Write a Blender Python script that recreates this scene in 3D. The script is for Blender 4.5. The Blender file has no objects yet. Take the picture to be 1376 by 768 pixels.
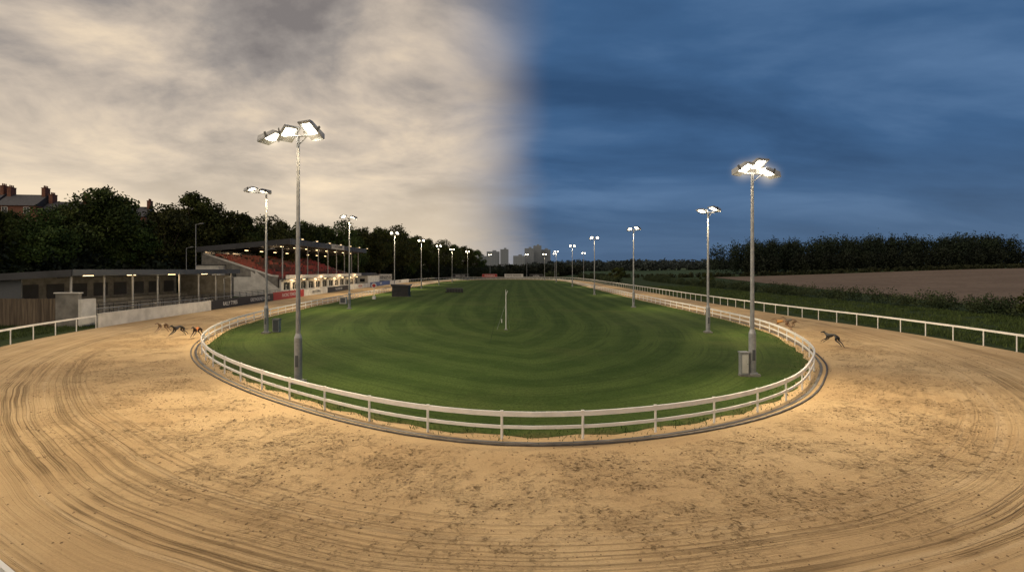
import bpy, math, random
import numpy as np
from mathutils import Vector, Matrix, noise as mnoise
random.seed(7); rng=np.random.default_rng(7)
scene=bpy.context.scene
scene.view_settings.view_transform='Standard'
scene.view_settings.look='None'
scene.view_settings.exposure=0
COL=scene.collection

# ------------------------------------------------------------ materials
def newmat(name):
    m=bpy.data.materials.new(name); m.use_nodes=True
    nt=m.node_tree; b=nt.nodes['Principled BSDF']
    return m,nt,b
class NT:
    def __init__(s,nt): s.nt=nt
    def n(s,t,**kw):
        x=s.nt.nodes.new(t)
        for k,v in kw.items(): setattr(x,k,v)
        return x
    def l(s,a,b): s.nt.links.new(a,b)
    def val(s,inp,v):
        if isinstance(v,bpy.types.NodeSocket): s.l(v,inp)
        else: inp.default_value=v
    def math(s,op,a,b=0.0,c=0.0,clamp=False):
        x=s.n('ShaderNodeMath',operation=op); x.use_clamp=clamp
        s.val(x.inputs[0],a); s.val(x.inputs[1],b); s.val(x.inputs[2],c)
        return x.outputs[0]
    def mr(s,v,a,b,c=0.0,d=1.0,smooth=True):
        x=s.n('ShaderNodeMapRange'); x.interpolation_type='SMOOTHSTEP' if smooth else 'LINEAR'
        s.val(x.inputs[0],v)
        for i,q in enumerate((a,b,c,d)): x.inputs[i+1].default_value=q
        return x.outputs[0]
    def mix(s,f,a,b,mode='MIX'):
        x=s.n('ShaderNodeMix',data_type='RGBA',blend_type=mode)
        s.val(x.inputs[0],f)
        for i,q in ((6,a),(7,b)):
            if isinstance(q,(tuple,list)): x.inputs[i].default_value=(q[0],q[1],q[2],1)
            else: s.l(q,x.inputs[i])
        return x.outputs[2]
    def noise(s,vec,scale,detail=4,rough=.55,dist=0.0):
        x=s.n('ShaderNodeTexNoise'); x.inputs['Scale'].default_value=scale
        x.inputs['Detail'].default_value=detail; x.inputs['Roughness'].default_value=rough
        x.inputs['Distortion'].default_value=dist
        if vec is not None: s.l(vec,x.inputs['Vector'])
        return x.outputs[0]
    def vec(s,x,y,z=0.0):
        c=s.n('ShaderNodeCombineXYZ'); s.val(c.inputs[0],x); s.val(c.inputs[1],y); s.val(c.inputs[2],z)
        return c.outputs[0]
    def attr(s,name):
        a=s.n('ShaderNodeAttribute'); a.attribute_name=name; return a.outputs['Fac']
    def bump(s,h,strength,distance,bsdf):
        b=s.n('ShaderNodeBump'); b.inputs['Strength'].default_value=strength; b.inputs['Distance'].default_value=distance
        s.l(h,b.inputs['Height']); s.l(b.outputs[0],bsdf.inputs['Normal'])

def simple(name,c,rough=.6,metal=0.0,var=.18,scale=3.0,bump=0.0,c2=None):
    m,nt,b=newmat(name); q=NT(nt)
    tc=q.n('ShaderNodeTexCoord').outputs['Object']
    f=q.noise(tc,scale,6,.6)
    f=q.mr(f,.3,.7)
    d=c2 if c2 else tuple(max(0,x*(1-var*2)) for x in c)
    q.l(q.mix(f,d,c),b.inputs['Base Color'])
    b.inputs['Roughness'].default_value=rough; b.inputs['Metallic'].default_value=metal
    if bump: q.bump(q.noise(tc,scale*6,5),bump,.02,b)
    return m
def emis(name,c,s):
    m,nt,b=newmat(name); b.inputs['Base Color'].default_value=(*c,1)
    b.inputs['Emission Color'].default_value=(*c,1); b.inputs['Emission Strength'].default_value=s
    return m
M_white=simple('white_paint',(.82,.81,.79),.45,var=.07,scale=1.5)
M_wallw=simple('painted_wall',(.68,.66,.62),.7,var=.15,scale=.8)
M_steel=simple('galvanised_steel',(.34,.35,.37),.5,.4,var=.14,scale=4)
M_dark=simple('dark_metal',(.035,.036,.04),.5,.2,var=.2)
M_concrete=simple('concrete',(.24,.23,.21),.85,var=.22,scale=1.2,bump=.3)
M_roofdk=simple('roof_sheet',(.045,.047,.055),.7,.0,var=.2,scale=.5)
M_fascia=simple('fascia_panel',(.09,.10,.115),.55,.1,var=.12,scale=.4)
M_red=simple('red_plastic',(.34,.035,.018),.5,var=.25,scale=.6)
M_seat2=simple('dark_seat_plastic',(.10,.02,.015),.6,var=.25,scale=.6)  # darker red-brown for a patchy share of the seats
M_redsign=simple('red_banner',(.42,.03,.03),.5,var=.1)
M_blk=simple('black_banner',(.02,.02,.023),.5,var=.1)
M_blue=simple('blue_banner',(.03,.07,.22),.5,var=.1)
M_brick=simple('brick',(.24,.10,.065),.85,var=.2,scale=2,bump=.2)
M_slate=simple('slate',(.07,.07,.08),.7,var=.2,scale=2)
M_glass=simple('window_glass',(.03,.035,.04),.15,var=.1)
M_lens=emis('floodlight_lens',(1,.86,.60),20)
M_lensb=emis('floodlight_lens_white',(1,.90,.70),26)
M_tube=emis('warm_luminaire',(1,.68,.32),6)
M_bark=simple('bark',(.07,.05,.035),.9,var=.2,scale=2)
M_rubber=simple('hare_rail_metal',(.13,.12,.11),.6,.2,var=.25)
M_tower=simple('hazy_tint_concrete',(.25,.28,.32),.9,var=.05,scale=.02)  # hazy blue-grey of distance put into the concrete colour
M_towerw=simple('hazy_tint_window',(.19,.22,.26),.5,var=.05)  # window colour carries the same hazy distance tint
def glowmat(density,col,radius):  # self-lit volume fading outward, imitates lens bloom around a lamp
    m=bpy.data.materials.new('added_lamp_glow'); m.use_nodes=True; nt=m.node_tree; nt.nodes.clear(); q=NT(nt)
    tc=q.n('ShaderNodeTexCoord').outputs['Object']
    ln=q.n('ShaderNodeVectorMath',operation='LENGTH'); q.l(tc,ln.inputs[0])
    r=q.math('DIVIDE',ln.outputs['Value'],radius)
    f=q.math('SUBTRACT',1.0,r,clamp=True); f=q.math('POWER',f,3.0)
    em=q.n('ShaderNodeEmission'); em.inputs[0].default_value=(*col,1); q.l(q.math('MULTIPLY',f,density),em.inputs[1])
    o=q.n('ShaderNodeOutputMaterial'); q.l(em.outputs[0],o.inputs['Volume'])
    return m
def woodmat():
    m,nt,b=newmat('fence_boards'); q=NT(nt)
    tc=q.n('ShaderNodeTexCoord').outputs['Object']
    mp=q.n('ShaderNodeMapping'); mp.inputs['Scale'].default_value=(6,6,.4); q.l(tc,mp.inputs[0])
    f=q.mr(q.noise(mp.outputs[0],1,5),.3,.7)
    q.l(q.mix(f,(.06,.042,.028),(.16,.12,.08)),b.inputs['Base Color']); b.inputs['Roughness'].default_value=.85
    return m
M_wood=woodmat()
def leafmat(name,a,bb,sc=.35):
    m,nt,b=newmat(name); q=NT(nt)
    g=q.n('ShaderNodeNewGeometry'); oi=q.n('ShaderNodeObjectInfo')
    f=q.mr(q.noise(g.outputs['Position'],sc,5,.65),.36,.66)
    c=q.mix(f,a,bb)
    h=q.n('ShaderNodeHueSaturation'); q.l(c,h.inputs['Color'])
    q.l(q.math('MULTIPLY_ADD',oi.outputs['Random'],.07,.455),h.inputs['Hue'])
    iv=q.math('MULTIPLY_ADD',g.outputs['Random Per Island'],.7,.6)
    q.l(q.math('MULTIPLY',iv,q.math('MULTIPLY_ADD',oi.outputs['Random'],.6,.7)),h.inputs['Value'])
    q.l(h.outputs[0],b.inputs['Base Color']); b.inputs['Roughness'].default_value=.75
    b.inputs['Specular IOR Level'].default_value=.2
    return m
M_leaf=leafmat('foliage',(.024,.040,.010),(.085,.115,.028))
M_leafd=leafmat('foliage_dark',(.010,.016,.010),(.024,.034,.018),.12)
M_leafh=leafmat('foliage_hazy_tint',(.03,.04,.04),(.045,.058,.052),.05)  # hazy paleness of distance mixed into the leaf colour
M_blade=leafmat('grass_blades',(.03,.055,.012),(.07,.105,.03),.5)
M_hedge=leafmat('hedge_foliage',(.016,.026,.009),(.05,.062,.026),.3)

def sandmat():
    m,nt,b=newmat('track_sand'); q=NT(nt)
    P=q.n('ShaderNodeNewGeometry').outputs['Position']
    d=q.attr('dist'); a=q.attr('along')
    lowf=q.mr(q.noise(P,.16,4,.6),.35,.65)
    col=q.mix(lowf,(.51,.355,.19),(.63,.46,.26))
    # harrow / tyre streaks that follow the bend
    wob=q.math('MULTIPLY_ADD',q.noise(P,.12,2),.7,d)
    s1=q.noise(q.vec(q.math('MULTIPLY',wob,11.0),q.math('MULTIPLY',a,.06)),1,3,.6)
    s3=q.noise(q.vec(q.math('MULTIPLY',wob,3.6),q.math('MULTIPLY',a,.035),9.0),1,2,.5)
    s2=q.noise(q.vec(q.math('MULTIPLY',wob,1.1),q.math('MULTIPLY',a,.02),4.0),1,3,.55)
    outer=q.mr(d,3.0,6.5,.10,1.0)
    ta=q.math('ABSOLUTE',q.math('SUBTRACT',wob,7.75)); tb=q.mr(ta,.75,.15)
    tc_=q.math('ABSOLUTE',q.math('SUBTRACT',wob,9.6)); tb2=q.mr(tc_,.5,.1)
    brk=q.mr(q.noise(P,.35,3),.34,.58)
    tyre=q.math('MULTIPLY',q.math('MAXIMUM',tb,q.math('MULTIPLY',tb2,.6)),brk)
    band=q.math('MAXIMUM',q.math('MULTIPLY',q.mr(s2,.50,.62),.45),tyre)
    k1=q.math('MULTIPLY',q.mr(s1,.46,.64),q.math('MULTIPLY',q.math('MULTIPLY_ADD',band,.9,.14),outer))
    col=q.mix(q.math('MULTIPLY',k1,.70),col,(.20,.13,.065))
    l3=q.math('MULTIPLY',q.mr(s3,.58,.66),q.math('MULTIPLY',outer,.25))
    col=q.mix(l3,col,(.28,.185,.095))
    k3=q.math('MULTIPLY',q.mr(s3,.43,.34),q.math('MULTIPLY',outer,.35))
    col=q.mix(k3,col,(.68,.52,.33))
    # scuffed paw prints, clustered and uneven
    Pd=q.n('ShaderNodeVectorMath',operation='MULTIPLY_ADD')
    nz=q.n('ShaderNodeTexNoise'); nz.inputs['Scale'].default_value=4.5; nz.inputs['Detail'].default_value=5; nz.inputs['Roughness'].default_value=.65; q.l(P,nz.inputs['Vector'])
    q.l(nz.outputs['Color'],Pd.inputs[0]); Pd.inputs[1].default_value=(.55,.55,0); q.l(P,Pd.inputs[2])
    zone=q.math('MULTIPLY',q.mr(d,.5,2.0),q.mr(d,8.5,4.2))
    patch=q.mr(q.noise(P,.42,5,.7),.40,.60)
    zone=q.math('MULTIPLY',zone,q.math('MULTIPLY_ADD',patch,.92,.08))
    prints=None
    for sc,th,cs in ((2.6,.19,1.1),(4.6,.25,1.7),(8.5,.30,2.6),(15.0,.34,3.4)):
        v=q.n('ShaderNodeTexVoronoi'); v.voronoi_dimensions='2D'; v.inputs['Scale'].default_value=sc; q.l(Pd.outputs[0],v.inputs['Vector'])
        sel=q.n('ShaderNodeSeparateColor'); q.l(v.outputs['Color'],sel.inputs[0])
        dd=q.math('DIVIDE',v.outputs['Distance'],q.math('MULTIPLY_ADD',sel.outputs[1],.9,.45))
        vm=q.mr(dd,th,th*.5)
        vm=q.math('MULTIPLY',vm,q.mr(sel.outputs[0],.45,.60))
        vm=q.math('MULTIPLY',vm,q.mr(q.noise(P,cs,4,.65),.45,.57))
        prints=vm if prints is None else q.math('MAXIMUM',prints,vm)
    pr=q.math('MULTIPLY',prints,zone)
    pr=q.math('MULTIPLY',pr,q.mr(q.noise(P,13,5,.75),.36,.56))
    col=q.mix(q.math('MULTIPLY',pr,.92),col,(.10,.060,.027))
    churn=q.math('MULTIPLY',q.mr(q.noise(P,5.0,8,.75),.47,.62),q.math('MULTIPLY',zone,.48))
    col=q.mix(churn,col,(.27,.175,.088))
    fine=q.noise(P,24,5,.7)
    col=q.mix(q.mr(fine,.35,.7,0,.25),col,(.27,.18,.095))
    q.l(col,b.inputs['Base Color']); b.inputs['Roughness'].default_value=.95
    b.inputs['Specular IOR Level'].default_value=.15
    h=q.math('ADD',q.math('MULTIPLY',pr,-1.3),q.math('MULTIPLY',q.noise(P,3.6,8,.72),q.math('MULTIPLY_ADD',zone,1.5,.25)))
    h=q.math('SUBTRACT',h,q.math('MULTIPLY',k1,1.0))
    h=q.math('ADD',h,q.math('MULTIPLY',fine,.25))
    q.bump(h,1.0,.09,b)
    return m
M_sand=sandmat()
def grassmat(name,c1,c2,stripes=True,sc=1.0):
    m,nt,b=newmat(name); q=NT(nt)
    P=q.n('ShaderNodeNewGeometry').outputs['Position']
    f=q.mr(q.noise(P,.5*sc,6,.65),.32,.68)
    col=q.mix(f,c1,c2)
    if stripes:
        d=q.attr('dist')
        w=q.math('SINE',q.math('MULTIPLY',q.math('MULTIPLY_ADD',q.noise(P,.15,3),1.3,d),2.1))
        w=q.mr(w,-.6,.6)
        w=q.math('MULTIPLY',w,q.mr(q.noise(P,.12,3),.30,.55,.45,1.0))
        col=q.mix(q.math('MULTIPLY',w,.50),col,(.100,.145,.034))
        w2=q.noise(q.vec(q.math('MULTIPLY',d,5),q.math('MULTIPLY',q.attr('along'),.12)),1,4)
        col=q.mix(q.mr(w2,.50,.68,0,.5),col,(.028,.05,.012))
        dry=q.math('MULTIPLY',q.mr(d,1.1,.1),q.mr(q.noise(P,.9,4),.4,.6))
        col=q.mix(q.math('MULTIPLY',dry,.6),col,(.15,.12,.05))
        ring=q.math('MULTIPLY',q.mr(q.noise(P,.09,5,.65),.50,.66),.35)
        col=q.mix(ring,col,(.11,.125,.04))
    tuft=q.noise(P,9*sc,6,.75)
    col=q.mix(q.mr(tuft,.42,.68,0,.6),col,tuple(x*.38 for x in c1))
    col=q.mix(q.mr(q.noise(P,2.2*sc,4,.6),.58,.72,0,.35),col,tuple(x*1.5 for x in c2))
    q.l(col,b.inputs['Base Color']); b.inputs['Roughness'].default_value=.95; b.inputs['Specular IOR Level'].default_value=.1
    q.bump(tuft,.8,.06,b)
    return m
M_grass=grassmat('infield_turf',(.042,.076,.014),(.064,.102,.022))
M_rough=grassmat('rough_pasture',(.028,.045,.014),(.05,.07,.025),False,.5)
M_field=grassmat('green_field',(.045,.075,.035),(.06,.09,.045),False,.05)
M_field2=grassmat('pale_field',(.08,.11,.055),(.10,.13,.065),False,.05)
M_stubble=grassmat('stubble_soil',(.17,.125,.09),(.22,.165,.12),False,.08)

# ------------------------------------------------------------ mesh builder
class MB:
    def __init__(s): s.v=[];s.f=[];s.m=[];s.mats=[]
    def mi(s,mat):
        if mat not in s.mats: s.mats.append(mat)
        return s.mats.index(mat)
    def add(s,vs,fs,mat,M=None):
        o=len(s.v); i=s.mi(mat)
        if M is not None: vs=[tuple(M@Vector(v)) for v in vs]
        s.v+= [tuple(v) for v in vs]
        for f in fs: s.f.append(tuple(k+o for k in f)); s.m.append(i)
    def box(s,c,sz,mat,M=None):
        x,y,z=c; a,b_,d=sz[0]/2,sz[1]/2,sz[2]/2
        vs=[(x+i*a,y+j*b_,z+k*d) for i in(-1,1) for j in(-1,1) for k in(-1,1)]
        s.add(vs,[(0,1,3,2),(4,6,7,5),(0,4,5,1),(2,3,7,6),(0,2,6,4),(1,5,7,3)],mat,M)
    def prism(s,pts,axis,a,b_,mat,M=None):
        n=len(pts)
        P=lambda p,t:(p[0],t,p[1]) if axis=='y' else (t,p[0],p[1])
        vs=[P(p,a) for p in pts]+[P(p,b_) for p in pts]
        fs=[tuple(range(n))[::-1],tuple(range(n,2*n))]+[(i,(i+1)%n,n+(i+1)%n,n+i) for i in range(n)]
        s.add(vs,fs,mat,M)
    def cyl(s,p0,p1,r0,r1,mat,n=10,M=None):
        p0=Vector(p0);p1=Vector(p1);d=(p1-p0)
        if d.length<1e-6:return
        z=d.normalized(); x=z.orthogonal().normalized(); y=z.cross(x)
        vs=[]
        for p,r in((p0,r0),(p1,r1)):
            for k in range(n):
                t=2*math.pi*k/n; vs.append(p+x*(r*math.cos(t))+y*(r*math.sin(t)))
        fs=[(k,(k+1)%n,n+(k+1)%n,n+k) for k in range(n)]+[tuple(range(n))[::-1],tuple(range(n,2*n))]
        s.add(vs,fs,mat,M)
    def sweep(s,pts,w,z0,z1,mat,closed=False,off=0.0):
        n=len(pts); vs=[]
        for i in range(n):
            a=pts[(i-1)%n] if (closed or i>0) else pts[i]
            b_=pts[(i+1)%n] if (closed or i<n-1) else pts[i]
            tx,ty=b_[0]-a[0],b_[1]-a[1]; L=math.hypot(tx,ty) or 1; nx,ny=-ty/L,tx/L
            p=pts[i]
            for o,z in((-w/2+off,z0),(w/2+off,z0),(w/2+off,z1),(-w/2+off,z1)): vs.append((p[0]+nx*o,p[1]+ny*o,z))
        fs=[]
        for i in range(n if closed else n-1):
            j=(i+1)%n
            for k in range(4): fs.append((i*4+k,i*4+(k+1)%4,j*4+(k+1)%4,j*4+k))
        if not closed: fs+= [(0,3,2,1),tuple((n-1)*4+k for k in range(4))]
        s.add(vs,fs,mat)
    def obj(s,name,loc=(0,0,0),smooth=False,parent=None,bevel=0):
        me=bpy.data.meshes.new(name); me.from_pydata(s.v,[],s.f); me.update()
        for m in s.mats: me.materials.append(m)
        me.polygons.foreach_set('material_index',s.m)
        if smooth: me.polygons.foreach_set('use_smooth',[True]*len(me.polygons))
        o=bpy.data.objects.new(name,me); COL.objects.link(o); o.location=loc
        if parent: o.parent=parent
        if bevel:
            md=o.modifiers.new('bevel','BEVEL'); md.width=bevel; md.segments=2; md.limit_method='ANGLE'
        return o
def npmesh(name,V,F,mats,mi=None,smooth=False):
    me=bpy.data.meshes.new(name)
    k=F.shape[1]
    me.vertices.add(len(V)); me.vertices.foreach_set('co',V.astype(np.float32).ravel())
    me.loops.add(F.size); me.loops.foreach_set('vertex_index',F.astype(np.int32).ravel())
    me.polygons.add(len(F)); me.polygons.foreach_set('loop_start',np.arange(0,F.size,k,dtype=np.int32))
    for m in mats: me.materials.append(m)
    if mi is not None: me.polygons.foreach_set('material_index',mi.astype(np.int32))
    me.polygons.foreach_set('use_smooth',np.full(len(F),smooth))
    me.update(calc_edges=True); me.validate()
    return me
def addobj(name,me,loc=(0,0,0)):
    o=bpy.data.objects.new(name,me); COL.objects.link(o); o.location=loc; return o

# ------------------------------------------------------------ track curves (metres)
def catmull(P,seg=8):
    n=len(P); out=[]
    for i in range(n):
        p0,p1,p2,p3=[np.array(P[(i+k)%n],float) for k in(-1,0,1,2)]
        t01=np.linalg.norm(p1-p0)**.5; t12=np.linalg.norm(p2-p1)**.5; t23=np.linalg.norm(p3-p2)**.5
        m1=(p2-p1)+t12*((p1-p0)/t01-(p2-p0)/(t01+t12)); m2=(p2-p1)+t12*((p3-p2)/t23-(p3-p1)/(t12+t23))
        for k in range(seg):
            t=k/seg; out.append((2*t**3-3*t**2+1)*p1+(t**3-2*t**2+t)*m1+(-2*t**3+3*t**2)*p2+(t**3-t**2)*m2)
    return [tuple(p) for p in out]
inner_c=[(-.3,15.35),(-2.5,16.0),(-4.9,17.3),(-7.95,19.55),(-10.8,22.0),(-13.7,24.9),(-16.5,28.2),(-19.2,32.2),(-21.5,36.9),(-23.5,42.8),(-25.3,51.5),(-26.6,64.8),(-27.4,80),
 (-28,110),(-28.5,160),(-28,215),(-24,240),(-14,256),(-2,261),(10,257),(19,244),(22.5,220),(22,160),(21.4,110),(21.3,75),(21.4,55),(20.7,43),(18.7,34.5),(16.2,28),(13.9,24.2),(11.35,20.8),(8.9,18.5),(6.6,17.0),(4.1,15.9),(1.8,15.35)]
outer_c=[(-29,25),(-33.2,34),(-35.6,45),(-36.9,62.5),(-38.5,83),(-40,120),(-41,160),(-40,215),(-34,250),(-20,270),(-2,276),(16,271),(28,255),(31.5,225),(31,160),(30.2,110),(29.6,81),(30,56),(31,44),(30.6,31),(28,20),(21,11.5),(12,7),(5,5),(0,4.8),(-4,5.4),(-7.2,7.15),(-10.5,8.9),(-15.5,12),(-22.5,17.5)]
inner=catmull(inner_c); outer=catmull(outer_c)
def resample(P,step,closed=True):
    Q=[np.array(p) for p in P]
    if closed: Q=Q+[Q[0]]
    L=[0]
    for i in range(1,len(Q)): L.append(L[-1]+np.linalg.norm(Q[i]-Q[i-1]))
    n=max(2,int(round(L[-1]/step))); ts=np.linspace(0,L[-1],n+1)
    A=np.array(Q); X=np.interp(ts,L,A[:,0]); Y=np.interp(ts,L,A[:,1])
    out=list(zip(X.tolist(),Y.tolist()))
    return out[:-1] if closed else out
def ray_hit(B,D,poly):
    A=np.array(poly); C=np.roll(A,-1,0); E=C-A
    den=D[0]*E[:,1]-D[1]*E[:,0]; den=np.where(abs(den)<1e-9,1e-9,den)
    w=A-np.array(B)
    t=(w[:,0]*E[:,1]-w[:,1]*E[:,0])/den; u=(w[:,0]*D[1]-w[:,1]*D[0])/den
    ok=(t>0)&(u>=-1e-6)&(u<=1+1e-6)
    return np.array(B)+np.array(D)*t[ok].min()
rays=[]
for k in range(40): th=math.pi/2+ (math.pi/2)*k/40; rays.append(((-3,235),(math.cos(th),math.sin(th))))
for k in range(110): rays.append(((-3+1.5*k/110,235-200*k/110),(-1,0)))
for k in range(160): th=math.pi+math.pi*k/160; rays.append(((-1.5,35),(math.cos(th),math.sin(th))))
for k in range(110): rays.append(((-1.5-1.5*k/110,35+200*k/110),(1,0)))
for k in range(41): th=(math.pi/2)*k/40; rays.append(((-3,235),(math.cos(th),math.sin(th))))
def segdist(P,poly):
    A=np.array(poly); E=np.roll(A,-1,0)-A; EE=(E**2).sum(1)
    out=np.empty(len(P))
    for i,p in enumerate(P):
        w=p-A; t=np.clip((w*E).sum(1)/EE,0,1); out[i]=np.sqrt((((w-E*t[:,None]))**2).sum(1)).min()
    return out
def strip(name,Pin,Pout,M,z,mat):
    n=len(Pin); V=[];al=[]
    mid=(np.array(Pin)+np.array(Pout))/2; L=np.concatenate([[0],np.cumsum(np.linalg.norm(np.diff(mid,axis=0),axis=1))])
    for i in range(n):
        for j in range(M+1):
            t=j/M; V.append(np.array(Pin[i])*(1-t)+np.array(Pout[i])*t); al.append(L[i])
    V=np.array(V); d=segdist(V,inner)
    F=[(i*(M+1)+j,(i+1)*(M+1)+j,(i+1)*(M+1)+j+1,i*(M+1)+j+1) for i in range(n-1) for j in range(M)]
    V3=np.c_[V,np.full(len(V),z)]
    me=npmesh(name,V3,np.array(F)[:,::-1],[mat])
    if me.polygons[0].normal.z<0: me.flip_normals()
    a=me.attributes.new('dist','FLOAT','POINT'); a.data.foreach_set('value',d.astype(np.float32))
    a=me.attributes.new('along','FLOAT','POINT'); a.data.foreach_set('value',np.array(al,dtype=np.float32))
    return addobj(name,me)
Pin=[ray_hit(B,D,inner) for B,D in rays]; Pout=[ray_hit(B,D,outer) for B,D in rays]
Bs=[np.array(B)+np.array(D)*.02 for B,D in rays]
strip('sand_track',Pin,Pout,26,.008,M_sand)
def inset(P,B,m):
    v=B-P; return P+v/np.linalg.norm(v)*m
Pg=[inset(p,b,.25+.12*math.sin(i*.9)+.1*random.random()) for i,(p,b) in enumerate(zip(Pin,Bs))]
strip('sand_margin',Pin,[inset(p,b,.9) for p,b in zip(Pin,Bs)],2,.008,M_sand)
strip('infield_grass',Pg,Bs,20,.016,M_grass)

# ------------------------------------------------------------ terrain
def ss(a,b,x):
    t=min(1,max(0,(x-a)/(b-a))); return t*t*(3-2*t)
def terr(x,y):
    dx=max(x-50,0); dy=max(y-290,0); D=math.hypot(dx,dy)
    z=6*ss(30,280,D)+11*ss(280,1000,D)
    if D>200: z+=1.6*math.sin(x*.009+1)*math.sin(y*.006)*ss(200,500,D)
    l=max(-x-62,0); z=max(z,9*ss(0,60,l)*ss(20,60,y))
    return z
xs=sorted(set([-3000,-2000,-1400,-1000]+list(range(-700,-120,60))+list(range(-120,121,6))+list(range(120,720,20))+[800,1000,1400,2000,3000]))
ys=sorted(set([-600,-300,-100]+list(range(-60,420,8))+list(range(420,1100,30))+[1300,1700,2300,3200]))
V=np.array([(x,y,terr(x,y)-0.0) for y in ys for x in xs],float)
nx=len(xs)
F=np.array([(j*nx+i,j*nx+i+1,(j+1)*nx+i+1,(j+1)*nx+i) for j in range(len(ys)-1) for i in range(nx-1)])
addobj('ground',npmesh('ground',V,F,[M_rough],smooth=True))
def drape(name,c,n,m,mat,dz=.12):
    c=[np.array(p,float) for p in c]; V=[]
    for i in range(n+1):
        for j in range(m+1):
            u,v=i/n,j/m; p=(c[0]*(1-u)+c[1]*u)*(1-v)+(c[3]*(1-u)+c[2]*u)*v
            V.append((p[0],p[1],terr(*p)+dz))
    F=np.array([(i*(m+1)+j,(i+1)*(m+1)+j,(i+1)*(m+1)+j+1,i*(m+1)+j+1) for i in range(n) for j in range(m)])
    addobj(name,npmesh(name,np.array(V),F,[mat],smooth=True))
drape('stubble_field',[(58,45),(330,45),(460,300),(118,305)],50,50,M_stubble)
drape('green_field',[(30,325),(200,322),(330,455),(60,455)],30,20,M_field)
drape('pale_field',[(60,462),(420,462),(560,640),(60,640)],30,20,M_field2)
drape('green_field',[(-60,650),(560,650),(900,1000),(-60,1000)],40,20,M_field)
drape('green_field',[(-120,330),(20,330),(40,640),(-160,640)],30,20,M_field)

# ------------------------------------------------------------ rails
mb=MB(); ip=resample(inner,.9)
mb.sweep(ip,.07,.69,.83,M_white,True)
mb.sweep(ip,.05,.33,.42,M_white,True)
for p in resample(inner,2.4):
    mb.cyl((p[0],p[1],0),(p[0],p[1],.692),.038,.038,M_white,8)
    mb.box((p[0],p[1],.842),(.09,.09,.022),M_white)
mb.obj('inner_running_rail')
mb=MB()
hp=resample(inner,1.0)
A=np.array(hp); T=np.roll(A,-1,0)-np.roll(A,1,0); T/=np.linalg.norm(T,axis=1)[:,None]
N=np.c_[T[:,1],-T[:,0]]
if ((A[0]+N[0])[1]>A[0][1]): N=-N
H=A+N*.55
mb.sweep([tuple(p) for p in H],.07,.012,.055,M_rubber,True)
H2=A+N*.30
mb.sweep([tuple(p) for p in H2],.12,.010,.025,M_concrete,True)
mb.obj('hare_rail')
OA=resample(outer,.9)
def seg(poly,cond):
    n=len(poly); runs=[];cur=[]
    start=next(i for i in range(n) if not cond(poly[i]))
    for k in range(n+1):
        p=poly[(start+k)%n]
        if cond(p): cur.append(p)
        elif cur: runs.append(cur); cur=[]
    return runs
mb=MB()
israil=lambda p: not(p[0]<-30 and 44.5<p[1]<205)
for r in seg(OA,israil):
    mb.sweep(r,.06,.98,1.11,M_white)
    q=resample(r,2.5,False)
    for p in q: mb.cyl((p[0],p[1],0),(p[0],p[1],.982),.035,.035,M_white,8)
mb.obj('outer_running_rail')
def leftx(y):
    c=[p for p in OA if p[0]<-30 and 35<p[1]<215]; c.sort(key=lambda p:p[1])
    return float(np.interp(y,[p[1] for p in c],[p[0] for p in c]))
def wall(name,y0,y1,h,mat,text=None,tmat=None,cap=None,dx=0):
    mb=MB(); pts=[(leftx(y)+dx,y) for y in np.linspace(y0,y1,max(3,int((y1-y0)/2)))]
    mb.sweep(pts,.14,0,h,mat)
    if cap: mb.sweep(pts,.2,h+.002,h+.06,cap)
    o=mb.obj(name)
    if text:
        for k,t in enumerate(text):
            L=(y1-y0)/len(text); yc=y0+L*(k+.5)
            cu=bpy.data.curves.new('lettering','FONT'); cu.body=t; cu.size=h*.62; cu.align_x='CENTER'; cu.align_y='CENTER'; cu.extrude=.004
            cu.materials.append(tmat); to=bpy.data.objects.new('lettering',cu); COL.objects.link(to)
            to.location=(leftx(yc)+dx+.11,yc,h*.5); to.rotation_euler=(math.pi/2,0,math.pi/2+math.atan2(-(leftx(yc+1)-leftx(yc-1)),2)); to.parent=o
            w=max(1,len(t)*h*.40)
            if w>L*.9: to.scale=(L*.9/w,1,1)
    return o
wall('white_wall',44.8,64,1.15,M_wallw,cap=M_wallw)
wall('advertising_hoarding',64.1,84,1.15,M_blk,['RALLY TYRES','GREYHOUND NIGHTS'],M_white)
wall('advertising_hoarding',84.1,98,1.3,M_redsign,['RACING TONIGHT'],M_white)
wall('advertising_hoarding',98.1,112,1.2,M_wallw,['OAK ROOFING'],M_blk)
wall('advertising_hoarding',112.1,128,1.2,M_blk,['TRACKSIDE BAR'],M_white)
wall('advertising_hoarding',128.1,150,1.2,M_wallw,['WELCOME'],M_redsign)
wall('advertising_hoarding',150.1,175,1.3,M_blue,['FEEDS'],M_white)
wall('advertising_hoarding',175.1,205,1.3,M_wallw,['BUILDERS'],M_blk)
def board(x,y,w,h,z,mat,rot=0,t='RACING',tm=None):
    mb=MB(); mb.box((0,0,z+h/2),(w,.1,h),mat); mb.box((0,.02,z+h/2),(w+.16,.07,h+.16),M_steel)
    for sx in(-w*.4,w*.4): mb.cyl((sx,.1,0),(sx,.1,z+h),.05,.05,M_steel,6)
    o=mb.obj('advertising_board',(x,y,terr(x,y))); o.rotation_euler[2]=rot
    cu=bpy.data.curves.new('lettering','FONT'); cu.body=t; cu.size=h*.7; cu.align_x='CENTER'; cu.align_y='CENTER'; cu.extrude=.004
    cu.materials.append(tm or M_blk); to=bpy.data.objects.new('lettering',cu); COL.objects.link(to)
    to.location=(0,-.07,z+h/2); to.rotation_euler=(math.pi/2,0,0); to.parent=o
board(-46,178,10,2.2,1.2,M_wallw,.5,'TRACK DINING')
board(-12,279,8,1.8,.8,M_redsign,0,'WINNERS',M_white)
board(1,281,10,1.8,.8,M_wallw,0,'RACE NIGHTS')
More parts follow.
